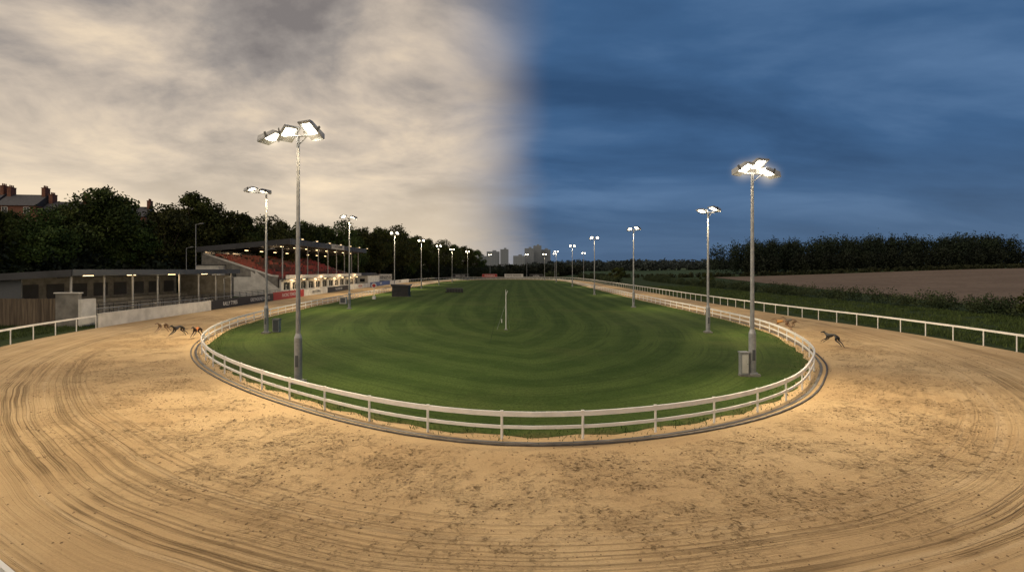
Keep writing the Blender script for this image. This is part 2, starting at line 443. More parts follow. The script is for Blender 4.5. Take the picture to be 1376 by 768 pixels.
board(-27,272,9,1.8,.8,M_blk,.3,'SEED CO',M_white)
board(13,279,7,1.6,.8,M_blk,-.2,'LOCAL',M_white)

# ------------------------------------------------------------ floodlights
def flood(mb,M,s=1.0,lens=None):
    w,l,h=.60*s,.92*s,.20*s
    vs=[(-w/2,-l/2,0),(w/2,-l/2,0),(w/2,l/2,0),(-w/2,l/2,0),(-w*.34,-l*.30,h*.75),(w*.34,-l*.30,h*.75),(w*.38,l*.44,h),(-w*.38,l*.44,h)]
    mb.add(vs,[(3,2,1,0),(4,5,6,7),(0,1,5,4),(1,2,6,5),(2,3,7,6),(3,0,4,7)],M_steel,M)
    for sx in(-1,1): mb.box((sx*w*.46,0,-.03*s),(w*.09,l,.06*s),M_steel,M)
    for sy in(-1,1): mb.box((0,sy*l*.47,-.03*s),(w*.83,l*.06,.058*s),M_steel,M)
    mb.box((0,0,-.014*s),(w*.82,l*.86,.02*s),M_steel,M)
    mb.box((0,-l*.08,-.03*s),(w*.62,l*.52,.012),lens,M)
    mb.box((-w*.56,0,.02),(.02,.1,.26*s),M_dark,M); mb.box((w*.56,0,.02),(.02,.1,.26*s),M_dark,M)
def spotlight(o,loc,aim_w,base,power,col,size,ls=.5):
    L=bpy.data.lights.new('flood_beam','SPOT'); L.energy=power; L.color=col; L.spot_size=size; L.spot_blend=1.0; L.shadow_soft_size=ls
    lo=bpy.data.objects.new('flood_beam',L); COL.objects.link(lo); lo.parent=o; lo.location=loc
    d=Vector(aim_w)-(Vector(base)+Vector(loc)); lo.rotation_euler=d.to_track_quat('-Z','Y').to_euler()
def lamp(x,y,h,heads,power,aim,lens=M_lens,cabinet=None,col=(1,.79,.49),s=1.0,spot=2.7,glow=0,aim2=None):
    g=terr(x,y); mb=MB()
    mb.box((0,0,.06),(.55,.55,.12),M_concrete)
    mb.cyl((0,0,.12),(0,0,.17),.24,.24,M_steel,12)
    mb.cyl((0,0,.17),(0,0,2.0),.165,.165,M_steel,14)
    mb.cyl((0,0,2.0),(0,0,2.2),.165,.105,M_steel,14)
    mb.cyl((0,0,2.2),(0,0,h-.1),.10,.065,M_steel,12)
    mb.box((.0,-.172,1.0),(.13,.02,.5),M_fascia)
    xs_=[hd[0][0] for hd in heads]; ys_=[hd[0][1] for hd in heads]
    i0=min(range(len(heads)),key=lambda i:xs_[i]); i1=max(range(len(heads)),key=lambda i:xs_[i])
    mb.cyl((min(0,xs_[i0]),ys_[i0],h-.1),(max(0,xs_[i1]),ys_[i1],h-.1),.045,.045,M_steel,8)
    mb.cyl((0,0,h-.5),(max(0,xs_[i1])*.6,0,h-.12),.025,.025,M_steel,6)
    for (ox,oy,oz),yaw,pitch,lit in heads:
        M=Matrix.Translation((ox,oy,h+oz))@Matrix.Rotation(yaw,4,'Z')@Matrix.Rotation(pitch,4,'X')
        flood(mb,M,s,lens if lit else M_glass)
        mb.cyl((ox,oy,h-.1),(ox,oy,h+oz+.05),.03,.03,M_steel,6)
    if cabinet:
        cx,cy=cabinet; mb.box((cx,cy,.6),(.36,.3,1.0),M_steel); mb.box((cx,cy,1.13),(.42,.36,.05),M_steel); mb.box((cx,cy,.05),(.4,.34,.1),M_concrete)
        mb.box((cx,cy-.158,.6),(.28,.012,.85),M_wallw); mb.cyl((cx+.1,cy-.17,.6),(cx+.1,cy-.19,.6),.015,.015,M_dark,6)
    o=mb.obj('floodlight_mast',(x,y,g))
    if power: spotlight(o,(0,-.3,h-.55),aim,(x,y,g),power,col,spot)
    if aim2: spotlight(o,(.5,.2,h-.5),aim2[0],(x,y,g),aim2[1],(1,.88,.62),2.3)
    if glow:  # added emissive spheres standing in for bloom at the lamp heads
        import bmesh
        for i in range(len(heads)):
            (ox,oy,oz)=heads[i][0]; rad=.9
            bm=bmesh.new(); bmesh.ops.create_icosphere(bm,subdivisions=3,radius=rad); me=bpy.data.meshes.new('lamp_glow_sphere'); bm.to_mesh(me); bm.free()
            glow_k=glow*(1.5 if (i==i1 and len(heads)==3 and x<0) else .8)
            me.materials.append(glowmat(glow_k,(1,.82,.54),rad)); ho=bpy.data.objects.new('lamp_glow_sphere',me); COL.objects.link(ho); ho.parent=o; ho.location=(ox,oy,h+oz-.1)
    return o
R=math.radians
lamp(-9.4,22.9,10.95,[((-1.2,.1,-.12),R(74),R(-20),True),((-.42,-.05,.03),R(45),R(-26),True),((.62,-.1,.15),R(-25),R(-36),True)],7800,(-11,9,0),M_lensb,s=1.15,glow=1.5,aim2=((2,34,0),3800))
lamp(-19.2,40.7,11.1,[((-1.2,0,.15),R(75),R(-18),True),((-.1,0,-.02),R(-60),R(-14),True)],8200,(-28,30,0),aim2=((-6,46,0),4200))
lamp(-20.6,66,11.6,[((-.8,0,.1),R(50),R(-24),True),((.5,0,.0),R(-60),R(-20),True)],8000,(-28,58,0),aim2=((-8,72,0),3800))
lamp(11.3,24.5,9.6,[((-.4,0,.14),R(35),R(-28),True),((.2,-.05,.28),R(20),R(-32),True),((.8,.1,-.05),R(-72),R(-20),True)],6800,(14,8,0),M_lensb,cabinet=(-.42,-.05),s=1.05,glow=1.4)
lamp(15.5,41.2,9.6,[((-.45,0,.0),R(-50),R(-14),True),((.5,0,.18),R(-70),R(-22),True)],5200,(27,34,0))
lamp(16,68.6,10.3,[((-.5,0,.0),R(0),R(-20),True),((.5,0,.15),R(-60),R(-25),True)],5200,(27,60,0))
T2=[((-.6,0,.05),R(10),R(-35),True),((.6,0,.05),R(-10),R(-35),True)]
for x,y,h in((-23.9,106,12.3),(-23.5,135,12.4),(-23.6,168,12.5),(-23,200,12.6),(-20,235,13)):
    lamp(x,y,h,T2,12000,(x-8,y-4,0),s=1.1,spot=2.0)
for x,y,h in((16.3,103,11.2),(17.6,152,11.8),(17.4,205,12.0),(15,240,12)):
    lamp(x,y,h,T2,5500,(x+9,y-4,0),s=1.1,spot=2.0)
for x,y,h in((8,282,13),(22,268,13),(33,240,12.5),(-12,285,13)):
    lamp(x,y,h,T2,0,(x,y-6,0),s=1.1)
def slim(x,y,h):
    mb=MB(); mb.cyl((0,0,0),(0,0,h),.08,.05,M_steel,8); mb.cyl((0,0,h-.05),(.9,0,h+.1),.035,.03,M_steel,6)
    mb.prism([(.7,h+.05),(1.3,h+.12),(1.3,h+.2),(.7,h+.2)],'y',-.12,.12,M_steel)
    mb.obj('street_lamp',(x,y,terr(x,y)))
slim(-52.5,86.5,12.5); slim(-60,96,9); slim(-40.5,86,8.3); slim(-42,76,3.8)

# ------------------------------------------------------------ grandstand
def grandstand():
    root=bpy.data.objects.new('grandstand',None); COL.objects.link(root)
    y0,y1=100,150; xf,xb=-44.5,-59.5
    mb=MB()
    rows=10
    for r in range(rows):
        xx=xf-.6-r*1.25; z=2.7+r*.5
        mb.box((xx-.62,(y0+y1)/2,z/2),(1.25,y1-y0-.6,z),M_concrete)
    mb.obj('terracing',parent=root)
    mb=MB()
    rr=random.Random(3)
    for r in range(rows):
        xx=xf-.6-r*1.25-.85; z=2.7+r*.5
        y=y0+.8; k=0
        while y<y1-.8:
            if k%18<16:
                mt=M_red if mnoise.noise(Vector((y*.12,r*.35,0)))+rr.uniform(-.25,.25)>-.08 else M_seat2
                mb.box((xx+.2,y,z+.42),(.40,.44,.05),mt); mb.box((xx-.02,y,z+.68),(.05,.44,.45),mt); mb.box((xx+.15,y,z+.2),(.05,.3,.38),M_dark)
            y+=.55; k+=1
    mb.obj('seats',parent=root)
    mb=MB()
    mb.prism([(xf+2.2,10.55),(xf+2.2,10.75),(xb-.5,9.25),(xb-.5,9.0)],'y',y0-.8,y1+.8,M_roofdk)
    mb.box((xf+2.28,(y0+y1)/2,10.35),(.12,y1-y0+1.8,1.1),M_fascia)
    for k in range(26): mb.box((xf+2.35,y0-.5+k*2,10.35),(.03,.06,1.06),M_dark)
    for yy in(y0-.87,y1+.87):
        mb.prism([(xf+2.2,9.85),(xf+2.2,10.88),(xb-.5,9.3),(xb-.5,8.3)],'y',yy-.05,yy+.05,M_roofdk)
    for k in range(9):
        yy=y0+.3+k*(y1-y0-.6)/8
        mb.cyl((xf+.3,yy,2.7),(xf+.3,yy,10.25),.12,.12,M_steel,8)
        mb.prism([(xf+2.1,10.5),(xb+.2,9.0),(xb+.2,8.6),(xf+.2,9.85),(xf+2.1,10.3)],'y',yy-.06,yy+.06,M_dark)
    for k in range(1,6):
        t=k/6; mb.box((xf+2.2-t*17,(y0+y1)/2,10.42-t*1.5),(.12,y1-y0,.16),M_steel)
    mb.obj('roof',parent=root)
    mb=MB()
    mb.box((xb,(y0+y1)/2,4.5),(.25,y1-y0,9.0),M_fascia)
    for k in range(10): mb.box((xb+.15,y0+2.5+k*5,8.1),(.05,3.6,.8),M_glass)
    prof=[(xf-.4,0),(xf-.4,3.6),(xf-1.6,3.7),(xb+.4,8.0),(xb+.4,8.9),(xb+.12,8.9),(xb+.12,0)]
    mb.prism(prof,'y',y0-.25,y0,M_concrete)
    mb.prism([(xf-.3,3.6),(xf-.3,3.9),(xf-1.6,4.0),(xb+.4,8.3),(xb+.4,8.0),(xf-1.6,3.7)],'y',y0-.32,y0+.06,M_wallw)
    mb.prism(prof,'y',y1,y1+.25,M_concrete)
    L=y1-y0; n=12
    for k in range(n):
        ya=y0+k*L/n; w=L/n
        mb.box((xf,ya+w*.14,1.5),(.3,w*.28,3.0),M_wallw)
        mb.box((xf-.01,ya+w*.64,.5),(.26,w*.716,1.0),M_wallw)
        mb.box((xf-.01,ya+w*.64,2.75),(.26,w*.716,.5),M_wallw)
        mb.box((xf-.1,ya+w*.64,1.62),(.04,w*.716,1.24),M_glass)
        mb.box((xf-.04,ya+w*.64,1.62),(.06,.06,1.24),M_white)
    mb.box((xf+.5,(y0+y1)/2,3.15),(1.3,L,.2),M_fascia)
    mb.box((xf+1.1,(y0+y1)/2,3.6),(.06,L,.7),M_wallw)
    mb.box((xf-3,y0-.30,1.05),(1.0,.08,2.1),M_dark); mb.box((xf-6,y0-.29,1.6),(1.6,.06,1.0),M_glass); mb.box((xf-10,y0-.29,1.6),(1.6,.06,1.0),M_glass)
    mb.box((xf-9,y0-.29,4.0),(1.4,.06,.9),M_glass)
    mb.box((xf-12.5,y0-1.4,2.9),(4.2,2.2,5.8),M_wallw); mb.box((xf-12.5,y0-2.53,4.0),(1.6,.06,1.0),M_glass); mb.box((xf-12.5,y0-1.4,5.88),(4.5,2.5,.14),M_roofdk)
    mb.obj('walls',parent=root)
    mb=MB()
    for k in range(14): mb.box((xf+.2-k*.34,y0-1.6,(.2+k*.26)/2),(.335,1.5,.2+k*.26),M_concrete)
    for yy in(y0-2.4,y0-.72):
        mb.prism([(xf+.4,0),(xf+.4,1.1),(xf-4.4,4.7),(xf-4.4,3.2),(xf-4.4,0)],'y',yy-.06,yy+.06,M_wallw)
    mb.box((xf-6.0,y0-1.6,1.8),(3.2,1.7,3.6),M_wallw)
    mb.obj('stairs',parent=root)
    mb=MB()
    for k in range(8):
        yy=y0+3+k*6.2; mb.box((xf-1,yy,9.5),(.2,1.0,.08),M_tube); mb.box((xf-8,yy,8.75),(.2,1.0,.08),M_tube)
        mb.box((xf+.9,yy,2.98),(.2,.9,.08),M_tube)
    mb.obj('luminaires',parent=root)
    for k in range(4):
        for dx,z,e in((-4,8.8,300),(1.6,2.8,260)):
            L_=bpy.data.lights.new('stand_light','POINT'); L_.energy=e; L_.color=(1,.66,.34); L_.shadow_soft_size=.4
            lo=bpy.data.objects.new('stand_light',L_); COL.objects.link(lo); lo.location=(xf+dx,y0+6+k*12.5,z); lo.parent=root
    mb=MB(); mb.box((xf+2.44,y0+26,10.4),(.12,9,1.1),M_wallw)
    mb.obj('name_sign',parent=root)
    cu=bpy.data.curves.new('lettering','FONT'); cu.body='THE STADIUM'; cu.size=.9; cu.align_x='CENTER'; cu.align_y='CENTER'; cu.extrude=.01
    cu.materials.append(M_blk); to=bpy.data.objects.new('lettering',cu); COL.objects.link(to)
    to.location=(xf+2.52,y0+26,10.4); to.rotation_euler=(math.pi/2,0,math.pi/2); to.parent=root
    mb=MB()
    for k in range(7):
        yy=y0+2+k*7.6; mb.cyl((xf+2.3,yy,10.6),(xf+3.4,yy,11.0),.04,.04,M_steel,6); mb.box((xf+3.5,yy,11.0),(.3,.5,.2),M_steel); mb.box((xf+3.5,yy,10.88),(.26,.44,.03),M_tube)
    mb.obj('roof_edge_lamps',parent=root)
grandstand()
def terrace():
    root=bpy.data.objects.new('covered_terrace',None); COL.objects.link(root)
    y0,y1=50,79; xf,xb=-42.5,-51
    mb=MB()
    mb.prism([(xf+.8,4.75),(xf+.8,4.95),(xb-.4,4.35),(xb-.4,4.15)],'y',y0-.6,y1+.6,M_roofdk)
    mb.box((xf+.87,(y0+y1)/2,4.72),(.1,y1-y0+1.3,.6),M_fascia)
    mb.prism([(xf+.8,4.35),(xf+.8,5.0),(xb-.4,4.45),(xb-.4,3.8)],'y',y0-.7,y0-.62,M_roofdk)
    mb.obj('roof',parent=root)
    mb=MB(); mb.box((xb,(y0+y1)/2,2.1),(.15,y1-y0,4.1),M_concrete)
    for k in range(9): mb.box((xb+.09,y0+1.7+k*3.2,2.6),(.04,2.2,1.6),M_roofdk)
    mb.box((-49,y0,2.0),(3.9,.15,4.0),M_fascia); mb.box((-46.5,y1+.1,2.1),(8,.15,4.1),M_concrete)
    for k in range(4): mb.box((xb+1.1+k*1.6,(y0+y1)/2,.75-k*.18),(1.6,y1-y0-.4,1.5-k*.36),M_concrete)
    mb.obj('walls',parent=root)
    mb=MB()
    for k in range(8):
        yy=y0+.2+k*(y1-y0-.4)/7; mb.cyl((xf,yy,0),(xf,yy,4.6),.09,.09,M_wallw,8); mb.prism([(xf+.7,4.72),(xb+.1,4.18),(xb+.1,4.0),(xf+.7,4.5)],'y',yy-.05,yy+.05,M_steel)
    mb.obj('posts',parent=root)
    mb=MB()
    for yy in(53,59,66,73): mb.box((xf-.6,yy,4.4),(.2,1.1,.1),M_tube)
    mb.obj('luminaires',parent=root)
    for yy in(55,65,75):
        L_=bpy.data.lights.new('terrace_light','POINT'); L_.energy=150; L_.color=(1,.75,.45); L_.shadow_soft_size=.3
        lo=bpy.data.objects.new('terrace_light',L_); COL.objects.link(lo); lo.location=(xf-1,yy,4.1); lo.parent=root
terrace()
mb=MB()
for k in range(3): mb.box((-39.6-k*1.0,70,.09+k*.1),(1.0,48,.18+k*.2),M_concrete)
mb.obj('concrete_terrace')
mb=MB()
for xx,z0,ya,yb in((-38.4,0,48,98),(-40.1,.38,48,92),(-41.2,.5,50,90)):
    y=ya
    while y<yb:
        x0=xx-(y-48)*.02
        mb.cyl((x0,y,z0),(x0,y,z0+1.05),.03,.03,M_dark,6)
        for h in(.55,.85,1.1) : mb.cyl((x0,y,z0+h),(x0-.04,y+1.98,z0+h),.028,.028,M_dark,6)
        y+=2
mb.obj('crowd_railing')
mb=MB()
for y in range(49,100,3):
    x0=-39.2-(y-48)*.02
    mb.cyl((x0,y,0),(x0,y,1.35),.04,.04,M_steel,6); mb.cyl((x0,y,1.3),(x0-.05,y+2.96,1.3),.035,.035,M_steel,6)
mb.obj('spectator_rail')
def boardfence(x0,y0,x1,y1,h):
    mb=MB(); L=math.hypot(x1-x0,y1-y0); n=int(L/.16); a=math.atan2(y1-y0,x1-x0)
    for i in range(n):
        t=(i+.5)/n; M=Matrix.Translation((x0+(x1-x0)*t,y0+(y1-y0)*t,0))@Matrix.Rotation(a,4,'Z')
        hh=h+random.uniform(-.03,.03); mb.box((0,random.uniform(-.01,.01),hh/2),(.145,.03,hh),M_wood,M)
    for z in(.5,h-.4):
        M=Matrix.Translation(((x0+x1)/2,(y0+y1)/2,0))@Matrix.Rotation(a,4,'Z'); mb.box((0,.06,z),(L,.06,.1),M_wood,M)
    return mb.obj('timber_fence')
boardfence(-62,47.5,-39.9,45.6,2.45)
mb=MB(); mb.box((-38.9,45.7,1.45),(2.0,.35,2.9),M_concrete); mb.box((-38.9,45.7,2.95),(2.2,.5,.1),M_wallw); mb.box((-37.75,46.3,1.2),(.28,1.6,2.4),M_wallw)
mb.obj('rendered_wall')
def shed(name,x,y,w,d,h,rh,wm,rm):
    g=terr(x,y); mb=MB(); mb.box((0,0,h/2-1),(w,d,h+2),wm)
    mb.prism([(-d/2-.3,h),(0,h+rh),(d/2+.3,h)],'x',-w/2-.3,w/2+.3,rm)
    n=max(2,int(w/3))
    for k in range(n):
        xx=-w/2+(k+.5)*w/n; mb.box((xx,-d/2-.02,h*.55),(w/n*.45,.05,h*.3),M_glass); mb.box((xx,-d/2-.05,h*.38),(w/n*.5,.08,.06),M_wallw)
    mb.box((w*.02,-d/2-.03,1.0),(.95,.05,2.0),M_dark)
    return mb.obj(name,(x,y,g))
shed('storage_shed',-68,70,16,7,2.7,.7,M_concrete,M_slate)
shed('storage_shed',-56,60,8,6,3.0,.5,M_concrete,M_roofdk)
shed('club_building',-49,166,10,14,3.2,.8,M_wallw,M_roofdk)
def house(x,y,rot,w=9,h=6.5):
    g=terr(x,y); mb=MB(); d=8
    mb.box((0,0,h/2-2),(w,d,h+4),M_brick)
    mb.prism([(-d/2-.4,h),(0,h+3.2),(d/2+.4,h)],'x',-w/2-.05,w/2+.05,M_slate)
    for sx in(-w/2+.6,w/2-.6):
        mb.box((sx,0,h+3.0),(.85,1.7,3.6),M_brick); mb.box((sx,0,h+4.87),(1.0,1.85,.15),M_brick)
        for k in(-.5,0,.5): mb.cyl((sx,k,h+4.94),(sx,k,h+5.5),.15,.12,M_brick,8)
    z=1.4
    while z<h-1:
        fz=z
        for sx in(-w*.27,w*.27):
            mb.box((sx,-d/2-.02,fz),(1.2,.06,1.5),M_glass)
            for q in(-.64,.64): mb.box((sx+q,-d/2-.05,fz),(.08,.1,1.6),M_white)
            mb.box((sx,-d/2-.05,fz+.84),(1.36,.1,.08),M_white); mb.box((sx,-d/2-.06,fz-.85),(1.5,.14,.09),M_concrete); mb.box((sx,-d/2-.05,fz),(.06,.08,1.5),M_white)
        z+=3.0
    mb.box((0,-d/2-.03,1.05),(.95,.08,2.1),M_redsign)
    o=mb.obj('brick_house',(x,y,g)); o.rotation_euler[2]=rot
for i,(hx,hy,hh) in enumerate(((-131,130,12.0),(-121.5,131,11.6),(-112,132,10.6))): house(hx,hy,.12,9,hh)
house(-107.5,150,.2,7,12.2)

# ------------------------------------------------------------ infield equipment
def marker(x,y):
    mb=MB(); mb.cyl((0,0,0),(0,0,3.15),.035,.025,M_white,8); mb.box((0,0,.03),(.3,.3,.06),M_concrete)
    mb.cyl((0,0,2.9),(.16,0,3.25),.012,.012,M_white,6); mb.cyl((0,0,2.9),(-.02,0,3.35),.012,.012,M_white,6)
    mb.cyl((0,0,2.2),(-.75,0,.02),.008,.008,M_steel,5); mb.cyl((0,0,2.2),(.3,.7,.02),.008,.008,M_steel,5)
    mb.box((-.35,.0,.75),(.05,.05,.3),M_white)
    mb.obj('marker_post',(x,y,0))
marker(-.5,43.2)
mb=MB(); mb.box((0,0,1.0),(3.0,2.2,1.9),M_dark); mb.prism([(-1.7,1.95),(1.7,1.95),(1.7,2.12),(-1.7,2.3)],'y',-1.3,1.3,M_roofdk)
mb.box((-.4,-1.12,1.25),(1.3,.04,.6),M_glass); mb.box((.9,-1.12,.95),(.7,.04,1.7),M_blk); mb.box((0,0,.03),(3.3,2.5,.06),M_concrete)
mb.obj('judges_hut',(-20.6,97,0))
mb=MB()
for k in range(6):
    mb.box((-1.5+k*.6,0,.45),(.04,1.6,.8),M_dark); mb.box((-1.2+k*.6,-.8,.5),(.5,.03,.7),M_dark)
mb.box((0,0,.88),(3.7,1.6,.06),M_dark); mb.cyl((-1.8,.4,.14),(-1.8,.55,.14),.14,.14,M_blk,10); mb.cyl((1.8,.4,.14),(1.8,.55,.14),.14,.14,M_blk,10)
mb.cyl((-1.8,0,1.0),(1.8,0,1.0),.03,.03,M_dark,6)
mb.obj('starting_traps',(-12.6,113,0))
mb=MB(); mb.cyl((0,0,0),(0,0,2.2),.05,.05,M_white,8)
mb.cyl((0,-.1,2.3),(0,.0,2.3),.42,.42,M_white,20); mb.cyl((0,-.105,2.3),(0,-.12,2.3),.3,.3,M_redsign,20); mb.box((0,0,.25),(.5,.4,.5),M_white)
mb.obj('distance_marker_sign',(-23.3,88,0))
mb=MB(); mb.box((0,0,.5),(.9,.6,.9),M_wallw); mb.box((0,0,.98),(1.0,.7,.06),M_steel); mb.box((0,-.31,.5),(.7,.02,.7),M_fascia)
mb.box((0,0,.03),(1.1,.8,.06),M_concrete); mb.obj('hare_control_box',(-24.6,76,0))
mb=MB(); mb.box((0,0,.55),(.5,.4,1.0),M_steel); mb.box((0,0,1.07),(.58,.48,.05),M_fascia);mb.box((0,-.21,.55),(.4,.02,.85),M_fascia)
mb.obj('electrical_cabinet',(-18.7,41.4,.01))

# ------------------------------------------------------------ vegetation
def leaves(P,s,flat=0.0):
    n=len(P); a=rng.normal(size=(n,3)); a/=np.linalg.norm(a,axis=1)[:,None]
    b=rng.normal(size=(n,3)); b-=a*(a*b).sum(1)[:,None]; b/=np.linalg.norm(b,axis=1)[:,None]
    S=(s*rng.uniform(.6,1.35,n))[:,None]
    V=np.stack([P-a*S,P-b*S*.55,P+a*S,P+b*S*.55],1).reshape(-1,3)
    F=np.arange(4*n).reshape(n,4); return V,F
def treemesh(name,h,rw,n,leaf,seed,mat=M_leaf,trunk=True,lobes=34,low=.16):
    global rng; rng=np.random.default_rng(seed)
    cz=h*(low+1)/2; rz=h*(1-low)/2
    C=[];Rr=[]
    while len(C)<lobes:
        p=rng.uniform(-1,1,3)
        r=np.linalg.norm(p)
        if r>1 or r<.35: continue
        w=1-.25*max(0,p[2]) ; C.append((p[0]*rw*.82*w,p[1]*rw*.82*w,cz+p[2]*rz*.86)); Rr.append(rng.uniform(.14,.30)*rw*(1.1-.25*p[2]))
    C=np.array(C);Rr=np.array(Rr)
    k=rng.choice(lobes,n,p=Rr**2/(Rr**2).sum()); d=rng.normal(size=(n,3)); d/=np.linalg.norm(d,axis=1)[:,None]
    rad=Rr[k]*rng.uniform(.15,1,n)**.35*(1+.18*rng.normal(size=n))
    P=C[k]+d*rad[:,None]*np.array([1,1,.8])
    V,F=leaves(P,leaf)
    mi=np.zeros(len(F),int)
    if trunk:
        mb=MB(); mb.cyl((0,0,-1),(0,0,h*.3),h*.026,h*.018,M_bark,8); mb.cyl((0,0,h*.3),(.1,.1,h*.7),h*.018,h*.006,M_bark,6)
        for c in C[:12]: mb.cyl((0,0,h*rng.uniform(.2,.42)),tuple(c),h*.009,h*.003,M_bark,5)
        Vt=np.array(mb.v,float); Ft=np.array([f for f in mb.f if len(f)==4]); Ft=Ft+len(V)
        V=np.vstack([V,Vt]); F=np.vstack([F,Ft]); mi=np.concatenate([mi,np.ones(len(Ft),int)])
    return npmesh(name,V,F,[mat,M_bark],mi)
TM=[treemesh('broadleaf_a',17,7.0,15000,.24,11,lobes=44),treemesh('broadleaf_b',18,6.0,15000,.24,12,lobes=48),treemesh('broadleaf_c',15,7.5,14000,.24,13,lobes=40),treemesh('broadleaf_d',19,5.5,14000,.24,14,lobes=50,low=.1)]
def put(i,x,y,s,rot=None):
    o=addobj('broadleaf_tree',TM[i%4],(x,y,terr(x,y)-.2)); o.scale=(s*random.uniform(.95,1.12),s*random.uniform(.95,1.12),s)
    o.rotation_euler[2]=random.uniform(0,6.28); return o
H0=[17,18,15,19]
spec=[(-1.05,80,16),(-.97,84,15.0),(-.90,88,15.2),(-.84,92,16.6),(-.785,96,20.5),(-.735,99,17.2),(-.665,106,18.2),(-.61,112,22.5),(-.56,116,20.0),(-.51,122,18.4),(-.475,132,18.3),(-.44,142,19.2),(-.405,152,19.6),(-.37,162,19.5),(-.335,172,21),(-.305,182,20.0),(-.28,194,21),(-.255,206,22.5),(-.23,222,23.5),(-.205,236,23.5),(-.18,252,22),(-.158,268,21.5),(-.135,285,21),(-.112,300,20.5),(-.09,312,19.5),(-.068,325,18)]
for k,(b,d,top) in enumerate(spec):
    x=b*d; i=k%4; s=(top-terr(x,d))/H0[i]/.97; put(i,x,d,s)
for k,(b,d,top) in enumerate(spec[:20]):
    x=b*(d+14)-6; y=d+14; i=(k+2)%4; s=(top-1.5-terr(x,y))/H0[i]; put(i,x,y,max(.5,s))
def mass(name,pts,width,h,n,leaf,mat,seed,ragged=.35,lob=None):
    """continuous foliage along a polyline; lob = crown radius"""
    global rng; rng=np.random.default_rng(seed)
    A=np.array(pts,float); L=np.r_[0,np.cumsum(np.linalg.norm(np.diff(A,axis=0),axis=1))]
    sx=lob or h*.38
    nl=int(L[-1]/(sx*.55)*(max(1,width/(sx*2.5))))+3
    t=np.sort(rng.uniform(0,L[-1],nl))
    X=np.interp(t,L,A[:,0])+rng.uniform(-.5,.5,nl)*width; Y=np.interp(t,L,A[:,1])+rng.uniform(-.5,.5,nl)*width
    Hh=h*(1-ragged*rng.uniform(0,1,nl)); sxx=sx*rng.uniform(.7,1.3,nl)
    k=rng.integers(0,nl,n); d=rng.normal(size=(n,3)); d/=np.linalg.norm(d,axis=1)[:,None]
    r=rng.uniform(.1,1,n)**.4*(1+.12*rng.normal(size=n))
    P=np.stack([X[k]+d[:,0]*r*sxx[k],Y[k]+d[:,1]*r*sxx[k],Hh[k]*.5+d[:,2]*r*Hh[k]*.5],1)
    P[:,2]+=np.array([terr(p[0],p[1]) for p in P])
    V,F=leaves(P,leaf); addobj(name,npmesh(name,V,F,[mat],None))
mass('undergrowth',[(-90,78),(-74,86),(-68,100),(-62,160),(-55,205),(-44,262),(-24,300),(-5,325)],5,8,50000,.42,M_leafd,21)
mass('distant_tree_line',[(-40,360),(0,350),(40,380)],20,9,16000,.8,M_leafd,22,.5,4)
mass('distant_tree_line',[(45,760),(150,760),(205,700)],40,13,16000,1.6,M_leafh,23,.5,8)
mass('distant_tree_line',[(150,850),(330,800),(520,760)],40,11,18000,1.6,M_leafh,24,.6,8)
mass('woodland',[(146,352),(190,354),(240,354),(292,352),(336,346)],26,24.5,120000,.58,M_leafd,25,.22,4.2)
mass('woodland',[(150,338),(240,340),(335,337),(356,338)],8,15,30000,.6,M_leafd,26,.3,4)
mass('field_hedge',[(40,318),(110,312),(200,310),(420,308)],3,3.2,22000,.5,M_hedge,27,.5)
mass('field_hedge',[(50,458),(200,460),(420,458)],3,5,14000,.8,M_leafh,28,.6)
mass('field_hedge',[(20,320),(60,460),(58,645)],3,4,12000,.8,M_hedge,29,.6)
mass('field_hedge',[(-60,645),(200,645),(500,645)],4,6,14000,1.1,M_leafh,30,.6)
mass('boundary_hedge',[(53,40),(54.5,60),(54,90),(55,130),(57,180),(62,240),(90,300)],3,2.6,80000,.12,M_hedge,31,.55)
mass('boundary_hedge',[(36,180),(40,215),(44,260),(36,288)],3,3,14000,.2,M_hedge,33,.5)
TS=treemesh('small_tree_mesh',6,3.0,6000,.20,41,lobes=20)
for x,y,s in((38,190,1.0),(56,150,.75),(48,235,1.1),(52.5,52,.62)):
    o=addobj('hawthorn_tree',TS,(x,y,terr(x,y)-.2)); o.scale=(s,s,s)
def blades(name,P,h,mat,seed):
    r=np.random.default_rng(seed); n=len(P); th=r.uniform(0,6.28,n); hh=h*r.uniform(.4,1.2,n); w=hh*.10+.006
    dx=np.cos(th)*w; dy=np.sin(th)*w; lean=r.normal(size=(n,2))*hh[:,None]*.35
    V=np.stack([np.c_[P[:,0]-dx,P[:,1]-dy,P[:,2]],np.c_[P[:,0]+dx,P[:,1]+dy,P[:,2]],np.c_[P[:,0]+lean[:,0],P[:,1]+lean[:,1],P[:,2]+hh]],1).reshape(-1,3)
    addobj(name,npmesh(name,V,np.arange(3*n).reshape(n,3),[mat],None))
r=np.random.default_rng(5)
k=r.integers(0,len(A),32000); k=k[(A[k][:,1]<75)]
off=-(.15+np.abs(r.normal(size=len(k)))*.45)
P=A[k]+N[k]*off[:,None]+r.normal(size=(len(k),2))*.25
blades('turf_edge_tufts',np.c_[P,np.full(len(P),.014)],.09,M_blade,1)
n=80000; P=np.c_[r.uniform(31.8,53,n),25+ r.uniform(0,1,n)**1.6*130]; cl=np.array([mnoise.noise(Vector((p[0]*.4,p[1]*.4,0))) for p in P]); P=P[cl>-.15]
blades('rough_grass',np.c_[P,np.zeros(len(P))],.30,M_blade,2)
n=14000; P=np.c_[r.uniform(-60,-36,n),r.uniform(36,47,n)]; P=P[[ (p[0]<leftx(max(36,p[1]))-.3) for p in P]]
blades('rough_grass',np.c_[P,np.zeros(len(P))],.22,M_blade,3)

